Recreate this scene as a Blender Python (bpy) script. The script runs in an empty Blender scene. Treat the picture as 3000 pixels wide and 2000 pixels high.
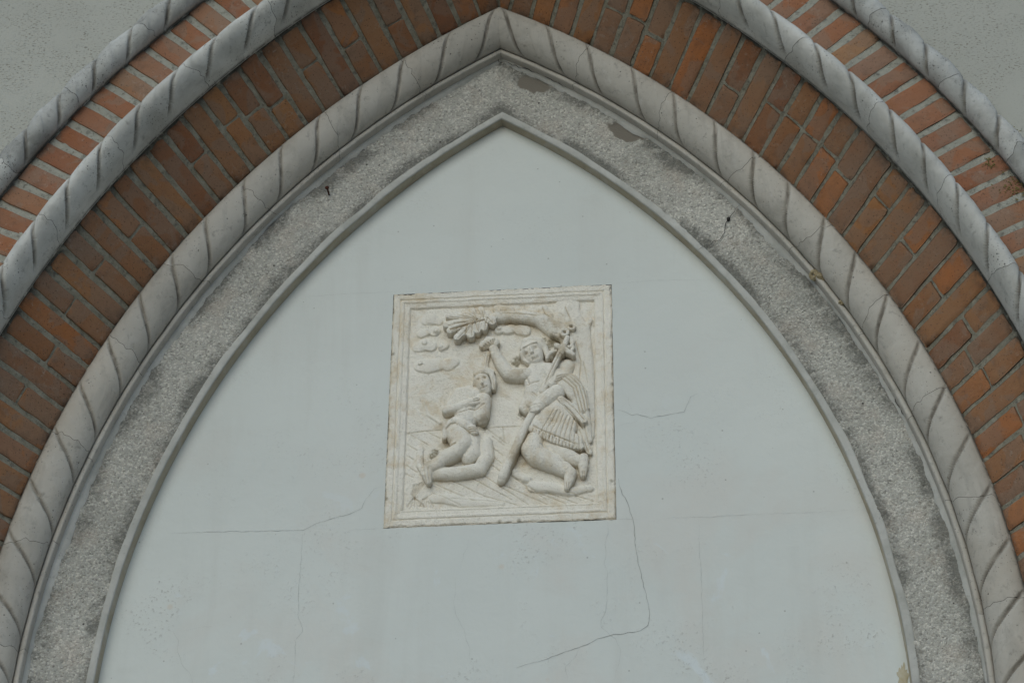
import bpy, math, random
import numpy as np
from mathutils import Vector

# ------------------------------------------------------------------ camera, sky, sun, exposure
Z0 = 4.2                                   # springing line of the arch above the ground
scene = bpy.context.scene
cam_data = bpy.data.cameras.new('camera')
cam = bpy.data.objects.new('camera', cam_data)
scene.collection.objects.link(cam)
scene.camera = cam
cam_data.sensor_width = 36.0
cam_data.lens = 79.54
cam_data.clip_end = 600
from mathutils import Matrix
CR = ((0.99555769, 0.09389151, 0.00701934), (0.04537247, -0.54374744, 0.83802151), (-0.08249986, 0.83398028, 0.54559204))
m = Matrix(((CR[0][0], CR[1][0], -CR[2][0]), (CR[0][1], CR[1][1], -CR[2][1]), (CR[0][2], CR[1][2], -CR[2][2])))
cam.matrix_world = Matrix.Translation((0.63784863, -6.01686298, -2.65429928 + Z0)) @ m.to_4x4()

SUN = Vector((-0.20, -0.80, 0.52)).normalized()     # direction towards the sun behind the cloud
world = bpy.data.worlds.new('World')
scene.world = world
world.use_nodes = True
wn = world.node_tree.nodes
sky = wn.new('ShaderNodeTexSky')
sky.sky_type = 'NISHITA'
sky.sun_disc = False
sky.sun_elevation = math.asin(SUN.z)
sky.sun_rotation = math.atan2(SUN.x, SUN.y)
sky.air_density = 1.0
sky.dust_density = 1.0
sky.ozone_density = 1.0
world.node_tree.links.new(sky.outputs[0], wn['Background'].inputs[0])
wn['Background'].inputs[1].default_value = 0.14
sl = bpy.data.lights.new('sun', 'SUN')
sl.energy = 0.8
sl.angle = math.radians(60)
sl.color = (0.86, 0.99, 0.90)
sun = bpy.data.objects.new('sun', sl)
scene.collection.objects.link(sun)
sun.rotation_euler = SUN.to_track_quat('Z', 'Y').to_euler()
sun.location = (-4, -8, 14)
vs = scene.view_settings
vs.view_transform = 'Standard'
vs.look = 'None'
vs.gamma = 1.0
vs.exposure = -0.36
vs.use_curve_mapping = False

rnd = random.Random(7)

# ------------------------------------------------------------------ material helpers
class Mat:
    def __init__(self, name, rough=0.85):
        self.m = bpy.data.materials.new(name)
        self.m.use_nodes = True
        self.t = self.m.node_tree
        self.b = self.t.nodes['Principled BSDF']
        self.b.inputs['Roughness'].default_value = rough
        self.b.inputs['Specular IOR Level'].default_value = 0.25
        g = self.t.nodes.new('ShaderNodeNewGeometry')
        self.pos = g.outputs['Position']
        self.oi = None
    def n(self, k): return self.t.nodes.new(k)
    def put(self, sock, v):
        if hasattr(v, 'is_linked'): self.t.links.new(v, sock)
        elif isinstance(v, (tuple, list)) and len(v) == 3 and sock.type == 'RGBA': sock.default_value = (*v, 1)
        else: sock.default_value = v
    def rand(self):
        if not self.oi: self.oi = self.n('ShaderNodeObjectInfo')
        return self.oi.outputs['Random']
    def shifted(self, k=37.0):
        """world position moved by a random amount for each object"""
        a = self.n('ShaderNodeVectorMath'); a.operation = 'SCALE'
        c = self.n('ShaderNodeCombineXYZ')
        for i in range(3): self.put(c.inputs[i], self.rand())
        self.put(a.inputs[0], c.outputs[0]); a.inputs['Scale'].default_value = k
        s = self.n('ShaderNodeVectorMath'); s.operation = 'ADD'
        self.put(s.inputs[0], self.pos); self.put(s.inputs[1], a.outputs[0])
        self.pos = s.outputs[0]
    def noise(self, scale, detail=4, rough=0.55, dist=0.0, stretch=None):
        o = self.n('ShaderNodeTexNoise')
        v = self.pos
        if stretch:
            q = self.n('ShaderNodeVectorMath'); q.operation = 'MULTIPLY'
            self.put(q.inputs[0], v); q.inputs[1].default_value = stretch; v = q.outputs[0]
        self.put(o.inputs['Vector'], v)
        o.inputs['Scale'].default_value = scale; o.inputs['Detail'].default_value = detail
        o.inputs['Roughness'].default_value = rough; o.inputs['Distortion'].default_value = dist
        return o.outputs['Fac']
    def vor(self, scale, feat='F1', out='Distance', rand=1.0):
        o = self.n('ShaderNodeTexVoronoi'); o.feature = feat
        self.put(o.inputs['Vector'], self.pos); o.inputs['Scale'].default_value = scale
        o.inputs['Randomness'].default_value = rand
        return o.outputs[out]
    def ramp(self, f, a, b, va=0.0, vb=1.0):
        o = self.n('ShaderNodeMapRange'); o.clamp = True
        for i, v in enumerate((f, a, b, va, vb)): self.put(o.inputs[i], v)
        return o.outputs[0]
    def cramp(self, f, stops):
        o = self.n('ShaderNodeValToRGB'); e = o.color_ramp.elements
        while len(e) < len(stops): e.new(0.5)
        for x, (p, c) in zip(e, stops): x.position = p; x.color = (*c, 1)
        self.put(o.inputs[0], f); return o.outputs[0]
    def mix(self, f, a, b, mode='MIX'):
        o = self.n('ShaderNodeMix'); o.data_type = 'RGBA'; o.blend_type = mode
        self.put(o.inputs[0], f); self.put(o.inputs[6], a); self.put(o.inputs[7], b)
        return o.outputs[2]
    def math(self, op, a, b=0.0):
        o = self.n('ShaderNodeMath'); o.operation = op; self.put(o.inputs[0], a); self.put(o.inputs[1], b)
        return o.outputs[0]
    def sep(self):
        o = self.n('ShaderNodeSeparateXYZ'); self.put(o.inputs[0], self.pos); return o.outputs
    def attr(self, name):
        o = self.n('ShaderNodeAttribute'); o.attribute_name = name; return o.outputs['Fac']
    def dots(self, scale, frac, size):
        """sparse round specks: 1 in a speck"""
        o = self.n('ShaderNodeTexVoronoi'); self.put(o.inputs['Vector'], self.pos); o.inputs['Scale'].default_value = scale
        d = self.ramp(o.outputs['Distance'], size * 0.6, size, 1, 0)
        s = self.n('ShaderNodeSeparateColor'); self.put(s.inputs[0], o.outputs['Color'])
        k = self.ramp(s.outputs[0], frac, frac + 0.01, 1, 0)
        return self.math('MULTIPLY', d, k)
    def bump(self, h, strength=0.5, dist=0.01, prev=None):
        o = self.n('ShaderNodeBump'); o.inputs['Strength'].default_value = strength; o.inputs['Distance'].default_value = dist
        self.put(o.inputs['Height'], h)
        if prev is not None: self.put(o.inputs['Normal'], prev)
        return o.outputs[0]
    def done(self, col, normal=None):
        self.put(self.b.inputs['Base Color'], col)
        if normal is not None: self.put(self.b.inputs['Normal'], normal)
        return self.m

def mat_stucco():
    a = Mat('grey_stucco')
    big = a.noise(1.3, 5, 0.6)
    col = a.cramp(big, [(0.3, (0.42, 0.42, 0.375)), (0.7, (0.49, 0.49, 0.44))])
    pit = a.ramp(a.noise(100, 3, 0.6, 0.2, (1, 1, 2.0)), 0.56, 0.63)
    pit2 = a.ramp(a.noise(210, 2, 0.6), 0.36, 0.28)
    pit = a.math('MAXIMUM', a.math('MULTIPLY', pit, a.ramp(a.noise(9, 3), 0.36, 0.52)), a.math('MULTIPLY', pit2, 0.7))
    col = a.mix(a.math('MULTIPLY', pit, 0.62), col, (0.17, 0.15, 0.115))
    h = a.math('SUBTRACT', a.noise(70, 5, 0.7), a.math('MULTIPLY', pit, 1.2))
    return a.done(col, a.bump(h, 0.35, 0.005))

def mat_plaster():
    a = Mat('white_tympanum_paint', 0.7)
    big = a.noise(1.1, 4, 0.5)
    col = a.cramp(big, [(0.3, (0.63, 0.665, 0.64)), (0.72, (0.685, 0.715, 0.685))])
    z = a.sep()[2]
    low = a.ramp(z, Z0 + 1.25, Z0 + 0.1)                          # weathering is heavier low on the wall
    warm = a.math('MULTIPLY', a.ramp(a.noise(2.6, 4, 0.6, 0.4), 0.5, 0.72), a.ramp(low, 0, 1, 0.15, 0.8))
    col = a.mix(warm, col, (0.645, 0.62, 0.575))
    pale = a.math('MULTIPLY', a.ramp(a.noise(6.5, 5, 0.6, 0.6), 0.63, 0.68), low)
    col = a.mix(a.math('MULTIPLY', pale, 0.6), col, (0.69, 0.75, 0.78))
    rub = a.math('MULTIPLY', a.ramp(a.noise(4.2, 4, 0.6), 0.5, 0.66), a.ramp(low, 0, 1, 0.2, 1))
    sp = a.math('MULTIPLY', a.ramp(a.noise(95, 3, 0.65, 0.3), 0.58, 0.66), rub)
    col = a.mix(a.math('MULTIPLY', sp, 0.7), col, (0.34, 0.33, 0.31))
    stk = a.math('MULTIPLY', a.ramp(a.noise(7, 5, 0.65, 0.3, (1, 1, 0.12)), 0.5, 0.7), 0.22)
    col = a.mix(stk, col, (0.52, 0.52, 0.48))
    fl = a.dots(26, 0.16, 0.09)
    col = a.mix(a.math('MULTIPLY', fl, 0.6), col, (0.3, 0.29, 0.27))
    oc = a.dots(7, 0.1, 0.1)
    col = a.mix(a.math('MULTIPLY', oc, 0.25), col, (0.6, 0.42, 0.25))
    h = a.math('ADD', a.math('MULTIPLY', a.noise(95, 4, 0.6), a.ramp(rub, 0, 1, 0.12, 0.9)), a.math('ADD', a.math('MULTIPLY', a.noise(3, 3), 3.0), a.math('MULTIPLY', a.noise(14, 3, 0.5, 0.4), 0.9)))
    return a.done(col, a.bump(h, 0.5, 0.005))

def mat_pebble():
    a = Mat('pebble_dash', 0.9)
    big = a.noise(2.4, 5, 0.6)
    base = a.cramp(big, [(0.3, (0.42, 0.415, 0.38)), (0.68, (0.55, 0.54, 0.50))])
    o = a.n('ShaderNodeTexVoronoi'); a.put(o.inputs['Vector'], a.pos); o.inputs['Scale'].default_value = 185
    s = a.n('ShaderNodeSeparateColor'); a.put(s.inputs[0], o.outputs['Color'])
    grain = a.cramp(s.outputs[0], [(0.0, (0.42, 0.41, 0.39)), (0.14, (0.78, 0.77, 0.75)), (0.7, (0.98, 0.97, 0.95)), (0.95, (1.3, 1.3, 1.3))])
    grain.node.color_ramp.elements[3].color = (1.4, 1.38, 1.35, 1)
    col = a.mix(0.75, base, grain, 'MULTIPLY')
    pink = a.ramp(a.noise(8, 4, 0.6), 0.52, 0.68)
    col = a.mix(a.math('MULTIPLY', pink, 0.35), col, (0.52, 0.44, 0.37))
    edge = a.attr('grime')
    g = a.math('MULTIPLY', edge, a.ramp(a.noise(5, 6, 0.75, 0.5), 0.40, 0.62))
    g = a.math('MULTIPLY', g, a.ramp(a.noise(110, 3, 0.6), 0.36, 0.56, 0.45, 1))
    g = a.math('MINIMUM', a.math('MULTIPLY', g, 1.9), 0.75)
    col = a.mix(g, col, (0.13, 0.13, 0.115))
    col = a.mix(a.attr('bare'), col, (0.20, 0.18, 0.15))
    dk = a.dots(24, 0.12, 0.1)
    col = a.mix(a.math('MULTIPLY', dk, 0.9), col, (0.05, 0.045, 0.04))
    h = a.math('SUBTRACT', a.noise(150, 3, 0.6), a.math('MULTIPLY', o.outputs['Distance'], 1.0))
    h = a.math('MULTIPLY', h, a.ramp(a.attr('bare'), 0, 1, 1, 0.25))
    return a.done(col, a.bump(h, 0.6, 0.005))

def mat_strip():
    a = Mat('smooth_grey_render', 0.8)
    col = a.cramp(a.noise(7, 5, 0.65, 0.3), [(0.3, (0.37, 0.375, 0.345)), (0.5, (0.48, 0.48, 0.45)), (0.72, (0.58, 0.58, 0.55))])
    col = a.mix(a.math('MULTIPLY', a.ramp(a.noise(60, 4, 0.7), 0.6, 0.72), 0.4), col, (0.2, 0.19, 0.17))
    return a.done(col, a.bump(a.noise(60, 5, 0.65), 0.4, 0.004))

def mat_reveal():
    a = Mat('stained_lip', 0.85)
    col = a.cramp(a.noise(9, 5, 0.7, 0.5), [(0.28, (0.34, 0.30, 0.225)), (0.5, (0.45, 0.40, 0.305)), (0.75, (0.52, 0.51, 0.46))])
    return a.done(col, a.bump(a.noise(80, 4), 0.4, 0.004))

def mat_rope(name, light, dark, warm, speck):
    a = Mat(name, 0.75)
    a.shifted(5.0)
    big = a.noise(7, 5, 0.6, 0.3)
    col = a.cramp(big, [(0.28, dark), (0.68, light)])
    col = a.mix(a.math('MULTIPLY', a.ramp(a.noise(4, 4, 0.6), 0.5, 0.7), warm), col, (0.52, 0.46, 0.38))
    st = a.ramp(a.noise(45, 4, 0.65, 0.3), 0.58, 0.72)
    col = a.mix(a.math('MULTIPLY', st, 0.55), col, tuple(v * 0.5 for v in dark))
    run = a.ramp(a.noise(16, 5, 0.7, 0.6, (1, 1, 0.35)), 0.52, 0.68)
    col = a.mix(a.math('MULTIPLY', run, 0.36), col, tuple(v * 0.6 for v in dark))
    wht = a.ramp(a.noise(24, 5, 0.7, 0.8), 0.6, 0.68)
    col = a.mix(a.math('MULTIPLY', wht, 0.15), col, (0.74, 0.76, 0.76))
    d = a.math('MAXIMUM', a.dots(70, speck, 0.22), a.dots(150, speck * 1.3, 0.26))
    d = a.math('MULTIPLY', d, a.ramp(a.noise(6, 3), 0.45, 0.62))
    col = a.mix(a.math('MULTIPLY', d, 0.85), col, (0.07, 0.065, 0.06))
    v = a.ramp(a.rand(), 0, 1, 0.9, 1.06)
    c = a.n('ShaderNodeCombineXYZ')
    for i in range(3): a.put(c.inputs[i], v)
    col = a.mix(1.0, col, c.outputs[0], 'MULTIPLY')
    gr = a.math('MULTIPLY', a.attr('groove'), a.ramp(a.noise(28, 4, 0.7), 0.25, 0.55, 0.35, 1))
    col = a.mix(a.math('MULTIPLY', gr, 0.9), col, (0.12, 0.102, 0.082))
    eg = a.math('MULTIPLY', a.attr('edge'), a.ramp(a.noise(35, 4, 0.7), 0.34, 0.48))
    col = a.mix(a.math('MULTIPLY', eg, 0.95), col, (0.06, 0.058, 0.052))
    h = a.math('ADD', a.noise(18, 4, 0.6), a.math('MULTIPLY', a.noise(110, 4, 0.65), 0.3))
    h = a.math('SUBTRACT', h, a.math('MULTIPLY', d, 0.6))
    return a.done(col, a.bump(h, 0.35, 0.006))

def mat_brick(name, stops):
    a = Mat(name, 0.9)
    a.shifted(61.0)
    col = a.cramp(a.rand(), stops)
    col.node.color_ramp.interpolation = 'LINEAR'
    bl = a.ramp(a.noise(14, 4, 0.6, 0.5), 0.42, 0.64)
    col = a.mix(a.math('MULTIPLY', bl, 0.4), col, (0.31, 0.125, 0.05))
    bl2 = a.ramp(a.noise(9, 3, 0.5, 0.9), 0.50, 0.55)
    col = a.mix(a.math('MULTIPLY', bl2, 0.5), col, (0.27, 0.19, 0.14))
    dk = a.ramp(a.noise(20, 4, 0.6, 0.3), 0.56, 0.72)
    col = a.mix(a.math('MULTIPLY', dk, 0.35), col, (0.10, 0.055, 0.035))
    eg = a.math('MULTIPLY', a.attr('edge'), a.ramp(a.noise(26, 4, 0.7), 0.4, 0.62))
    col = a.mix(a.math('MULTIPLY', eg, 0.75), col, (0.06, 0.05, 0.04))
    sp = a.math('MAXIMUM', a.dots(120, 0.22, 0.26), a.dots(230, 0.3, 0.3))
    col = a.mix(a.math('MULTIPLY', sp, 0.75), col, (0.05, 0.035, 0.028))
    dust = a.ramp(a.noise(5, 4, 0.6), 0.35, 0.7, 0.0, 0.28)
    col = a.mix(dust, col, (0.29, 0.225, 0.175))
    bloom = a.math('MULTIPLY', a.ramp(a.noise(60, 4, 0.7), 0.56, 0.72), a.ramp(a.noise(6, 3), 0.45, 0.65))
    col = a.mix(a.math('MULTIPLY', bloom, 0.5), col, (0.42, 0.37, 0.31))
    h = a.math('SUBTRACT', a.noise(75, 5, 0.7), a.math('MULTIPLY', sp, 0.7))
    return a.done(col, a.bump(h, 0.55, 0.006))

def mat_mortar(name, c1, c2):
    a = Mat(name, 0.95)
    col = a.cramp(a.noise(24, 5, 0.7), [(0.3, c1), (0.7, c2)])
    col = a.mix(a.math('MULTIPLY', a.ramp(a.noise(55, 4, 0.7), 0.52, 0.66), 0.6), col, (0.09, 0.085, 0.075))
    eg = a.math('MULTIPLY', a.attr('edge'), a.ramp(a.noise(30, 4, 0.7), 0.32, 0.5))
    col = a.mix(a.math('MULTIPLY', eg, 0.9), col, (0.045, 0.042, 0.036))
    return a.done(col, a.bump(a.noise(140, 4, 0.7), 0.8, 0.008))

def mat_relief():
    a = Mat('carved_limestone', 0.85)
    big = a.noise(7, 4, 0.55)
    col = a.cramp(big, [(0.3, (0.86, 0.815, 0.715)), (0.7, (0.92, 0.885, 0.80))])
    oc = a.ramp(a.noise(9, 5, 0.65, 0.5), 0.50, 0.66)
    oc = a.math('MULTIPLY', oc, a.ramp(a.noise(55, 4, 0.7), 0.35, 0.6, 0.4, 1))
    col = a.mix(a.math('MULTIPLY', oc, 0.5), col, (0.60, 0.44, 0.22))
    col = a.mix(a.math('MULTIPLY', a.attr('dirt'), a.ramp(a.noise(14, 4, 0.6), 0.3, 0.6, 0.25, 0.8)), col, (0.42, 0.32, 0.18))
    col = a.mix(a.math('MULTIPLY', a.attr('dark_spots'), a.ramp(a.noise(60, 4, 0.7), 0.3, 0.55, 0.2, 0.85)), col, (0.20, 0.17, 0.10))
    sp = a.math('MAXIMUM', a.dots(170, 0.22, 0.28), a.dots(330, 0.25, 0.3))
    sp = a.math('MULTIPLY', sp, a.ramp(a.noise(10, 3), 0.35, 0.6, 0.3, 1))
    col = a.mix(a.math('MULTIPLY', sp, 0.38), col, (0.30, 0.25, 0.18))
    h = a.math('SUBTRACT', a.noise(170, 4, 0.65), a.math('MULTIPLY', sp, 0.8))
    return a.done(col, a.bump(h, 0.7, 0.006))

def mat_plain(name, c, c2, scale, rough=0.9, bump=0.4):
    a = Mat(name, rough)
    col = a.cramp(a.noise(scale, 4, 0.65), [(0.3, c), (0.7, c2)])
    return a.done(col, a.bump(a.noise(scale * 2, 4), bump, 0.004))

M = dict(
    stucco=mat_stucco(), plaster=mat_plaster(), pebble=mat_pebble(), strip=mat_strip(), reveal=mat_reveal(),
    rope_in=mat_rope('inner_rope_paint', (0.56, 0.535, 0.485), (0.475, 0.45, 0.40), 0.35, 0.14),
    rope_mid=mat_rope('middle_rope_paint', (0.66, 0.655, 0.62), (0.44, 0.435, 0.40), 0.2, 0.38),
    rope_out=mat_rope('outer_rope_paint', (0.60, 0.605, 0.58), (0.28, 0.28, 0.26), 0.12, 0.5),
    brick_face=mat_brick('weathered_face_brick', [(0.0, (0.27, 0.11, 0.06)), (0.3, (0.34, 0.15, 0.08)), (0.6, (0.30, 0.15, 0.095)), (1.0, (0.35, 0.20, 0.105))]),
    brick_reveal=mat_brick('brown_reveal_brick', [(0.0, (0.25, 0.105, 0.055)), (0.25, (0.33, 0.165, 0.08)), (0.5, (0.28, 0.165, 0.105)), (0.75, (0.38, 0.185, 0.08)), (1.0, (0.44, 0.165, 0.06))]),
    mortar_face=mat_mortar('pale_face_mortar', (0.33, 0.325, 0.275), (0.45, 0.445, 0.385)),
    mortar_reveal=mat_mortar('grey_reveal_mortar', (0.23, 0.215, 0.16), (0.40, 0.38, 0.31)),
    relief=mat_relief(),
    dark=mat_plain('dark_gap', (0.03, 0.028, 0.025), (0.06, 0.055, 0.05), 60),
    crack=mat_plain('hairline_dark', (0.17, 0.175, 0.17), (0.42, 0.43, 0.42), 40),
    rust=mat_plain('rusty_iron', (0.035, 0.015, 0.01), (0.10, 0.03, 0.018), 300, 0.8),
    mud=mat_plain('dry_mud', (0.33, 0.27, 0.16), (0.46, 0.39, 0.26), 150, 0.95, 1.0),
    moss=mat_plain('dry_moss', (0.12, 0.095, 0.035), (0.26, 0.21, 0.08), 160, 1.0, 1.0),
    ground=mat_plain('stone_pavement', (0.20, 0.20, 0.18), (0.27, 0.265, 0.24), 1.5),
    stain=mat_plain('ochre_flaking_paint', (0.42, 0.36, 0.22), (0.55, 0.51, 0.40), 40),
)

# ------------------------------------------------------------------ geometry helpers
COL = scene.collection
R, E = 2.6, 1.40237                       # radius and centre offset of the pointed arch (inner lip)

def mesh_obj(name, verts, faces, mat, parent=None, smooth=True, attrs=None):
    me = bpy.data.meshes.new(name)
    verts = np.asarray(verts, dtype=np.float32).reshape(-1, 3)
    faces = np.asarray(faces, dtype=np.int32)
    k = faces.shape[1]
    me.vertices.add(len(verts)); me.vertices.foreach_set('co', verts.ravel())
    me.loops.add(faces.size); me.loops.foreach_set('vertex_index', faces.ravel())
    me.polygons.add(len(faces)); me.polygons.foreach_set('loop_start', np.arange(0, faces.size, k, dtype=np.int32))
    if attrs:
        for an, av in attrs.items():
            at = me.attributes.new(an, 'FLOAT', 'POINT'); at.data.foreach_set('value', np.asarray(av, dtype=np.float32).ravel())
    me.update(calc_edges=True)
    me.validate()
    if smooth: me.polygons.foreach_set('use_smooth', np.ones(len(me.polygons), dtype=bool))
    me.materials.append(mat)
    o = bpy.data.objects.new(name, me)
    COL.objects.link(o)
    if parent: adopt(o, parent)
    return o

def adopt(o, parent):
    o.parent = parent
    o.matrix_parent_inverse = Matrix.Translation(parent.location).inverted()

def thing(name, label, cat, loc, group=None):
    o = bpy.data.objects.new(name, None); COL.objects.link(o)
    o.location = loc; o.empty_display_size = 0.1
    return tag(o, label, cat, group)

def tag(o, label, cat, group=None):
    o['label'] = label; o['category'] = cat
    if group: o['group'] = group
    return o

def grid_faces(nu, nv, flip=False):
    i = np.arange(nu - 1)[:, None] * nv + np.arange(nv - 1)[None, :]
    f = np.stack([i, i + 1, i + nv + 1, i + nv], -1).reshape(-1, 4)
    return f[:, ::-1] if flip else f

def t_apex(d): return np.arccos(np.clip(E / (R + d), -1, 1))

def arch_xyz(side, d, y, t):
    """point of the arch: d metres outside the inner lip, depth y, angle t (t<0: straight jamb)"""
    d, y, t = np.broadcast_arrays(np.asarray(d, float), np.asarray(y, float), np.asarray(t, float))
    tc = np.maximum(t, 0)
    x = -E + (R + d) * np.cos(tc)
    z = np.where(t >= 0, (R + d) * np.sin(tc), R * t)
    return np.stack([side * np.maximum(x, 0), y, z + Z0], -1)

def hashn(ix, iy, iz):
    h = (ix.astype(np.int64) * 374761393 + iy.astype(np.int64) * 668265263 + iz.astype(np.int64) * 2147483647) & 0xffffffff
    h = ((h ^ (h >> 13)) * 1274126177) & 0xffffffff
    return ((h ^ (h >> 16)) & 0xffff) / 65535.0

def vnoise(p, scale):
    q = np.asarray(p, float) * scale + 1000.0
    i = np.floor(q).astype(np.int64); f = q - i; f = f * f * (3 - 2 * f)
    r = 0
    for a in (0, 1):
        for b in (0, 1):
            for c in (0, 1):
                w = (f[..., 0] if a else 1 - f[..., 0]) * (f[..., 1] if b else 1 - f[..., 1]) * (f[..., 2] if c else 1 - f[..., 2])
                r = r + w * hashn(i[..., 0] + a, i[..., 1] + b, i[..., 2] + c)
    return r * 2 - 1

def sweep(name, prof, mat, parent=None, step=0.02, t0=-1.6, smooth=True, wob=0.0, wscale=30, soot=None):
    """sheet swept round both halves of the arch, prof = [(d, y), ...] from inside to outside"""
    prof = np.asarray(prof, float)
    verts, faces, base, ed = [], [], 0, []
    ts = np.concatenate([np.linspace(0, 1, 6)[:-1] * (-0.12 - t0) + t0, np.linspace(-0.12, 1.0, int(3.2 / step))])
    for side in (-1, 1):
        ap = t_apex(prof[:, 0])[None, :]
        tt = np.where(ts[:, None] > 0, ts[:, None] * ap, ts[:, None])
        P = arch_xyz(side, prof[None, :, 0], prof[None, :, 1], tt)
        if wob: P[..., 1] += wob * vnoise(P, wscale)
        verts.append(P.reshape(-1, 3)); faces.append(grid_faces(len(ts), len(prof), side > 0) + base); base += P.size // 3
        if soot is not None: ed.append(np.broadcast_to(np.asarray(soot, float)[None, :], tt.shape).ravel())
    return mesh_obj(name, np.concatenate(verts), np.concatenate(faces), mat, parent, smooth, dict(edge=np.concatenate(ed)) if soot is not None else None)

# ------------------------------------------------------------------ measured shapes (metres / panel millimetres)
TYMPANUM_CRACKS = [(1.3, [(-1.018, 0.659),(-0.956, 0.658),(-0.831, 0.656),(-0.743, 0.653),(-0.601, 0.651),(-0.563, 0.673),(-0.506, 0.689),(-0.454, 0.703),(-0.424, 0.719),(-0.412, 0.751),(-0.387, 0.785),(-0.361, 0.794)]),
 (1.2, [(-0.603, 0.638),(-0.602, 0.552),(-0.603, 0.451),(-0.599, 0.352),(-0.584, 0.318),(-0.585, 0.304),(-0.603, 0.28),(-0.6, 0.194),(-0.603, 0.141)]),
 (0.8, [(-1.015, 0.342),(-0.978, 0.32),(-0.959, 0.291),(-0.96, 0.258),(-0.943, 0.216),(-0.915, 0.183),(-0.903, 0.151)]),
 (0.8, [(-0.46, 0.645),(-0.355, 0.647)]),
 (0.7, [(-0.944, 0.324),(-0.902, 0.333),(-0.859, 0.335)]),
 (1.8, [(0.371, 0.788),(0.373, 0.759),(0.383, 0.732),(0.399, 0.697),(0.411, 0.647),(0.416, 0.614),(0.417, 0.554)]),
 (1.6, [(0.416, 0.608),(0.418, 0.553),(0.425, 0.493),(0.437, 0.431),(0.45, 0.365),(0.455, 0.315),(0.448, 0.289),(0.427, 0.271),(0.379, 0.265),(0.334, 0.259),(0.3, 0.248),(0.245, 0.223),(0.19, 0.207),(0.138, 0.186),(0.087, 0.175),(0.06, 0.165)]),
 (1.0, [(0.337, 0.638),(0.336, 0.6),(0.327, 0.564),(0.33, 0.529),(0.322, 0.498),(0.332, 0.466),(0.329, 0.374),(0.325, 0.339),(0.311, 0.309),(0.31, 0.287),(0.327, 0.271),(0.334, 0.261),(0.354, 0.247),(0.366, 0.206),(0.36, 0.165),(0.351, 0.143),(0.35, 0.121)]),
 (0.6, [(-0.09, 0.594),(-0.09, 0.57),(-0.102, 0.547),(-0.113, 0.504)]),
 (0.8, [(-0.128, 0.47),(-0.124, 0.434),(-0.13, 0.38),(-0.12, 0.338),(-0.097, 0.295),(-0.089, 0.26),(-0.078, 0.234),(-0.081, 0.207),(-0.069, 0.185),(-0.067, 0.158)]),
 (0.8, [(0.245, 0.223),(0.232, 0.192),(0.203, 0.163),(0.21, 0.119)]),
 (1.3, [(0.362, 1.034),(0.375, 1.034),(0.399, 1.023),(0.419, 1.011),(0.433, 1.015),(0.46, 1.005),(0.476, 0.999),(0.528, 1.009),(0.58, 1.015),(0.601, 1.069),(0.625, 1.082)]),
 (0.7, [(0.419, 1.03),(0.406, 1.059),(0.409, 1.081)]),
 (0.7, [(0.369, 0.973),(0.391, 0.98),(0.429, 0.987),(0.439, 1.001)]),
 (0.9, [(0.363, 0.646),(0.434, 0.645)]),
 (0.7, [(0.46, 0.638),(0.483, 0.635),(0.497, 0.644),(0.599, 0.644),(0.645, 0.641),(0.769, 0.643)]),
 (0.7, [(0.563, 0.643),(0.642, 0.642),(0.713, 0.644),(0.807, 0.645),(0.976, 0.643),(1.05, 0.647),(1.113, 0.648)]),
 (0.9, [(0.611, 0.638),(0.609, 0.544),(0.612, 0.421),(0.609, 0.25),(0.609, 0.097)]),
 (0.8, [(-0.661, 1.52),(-0.517, 1.522),(-0.351, 1.523)]),
 (0.8, [(0.362, 1.513),(0.497, 1.518),(0.694, 1.511)])]
BAND_CRACKS = [(3, [(0.802, 1.766),(0.791, 1.751),(0.776, 1.74),(0.76, 1.719),(0.749, 1.705),(0.741, 1.681),(0.73, 1.657),(0.719, 1.636),(0.697, 1.625),(0.674, 1.615),(0.646, 1.598)]),
 (3, [(1.169, 1.165),(1.176, 1.125),(1.195, 1.074),(1.218, 1.017),(1.229, 0.978),(1.24, 0.95),(1.256, 0.917),(1.268, 0.895),(1.282, 0.873),(1.276, 0.835)]),
 (2.5, [(1.288, 0.823),(1.311, 0.785),(1.324, 0.776),(1.346, 0.715),(1.362, 0.651),(1.38, 0.563),(1.392, 0.501),(1.41, 0.38),(1.417, 0.296)]),
 (3, [(-0.046, 2.426),(-0.015, 2.442),(-0.009, 2.417),(0.017, 2.412),(0.049, 2.395),(0.094, 2.375),(0.135, 2.351),(0.171, 2.323),(0.193, 2.31),(0.216, 2.287),(0.258, 2.289)])]
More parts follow.
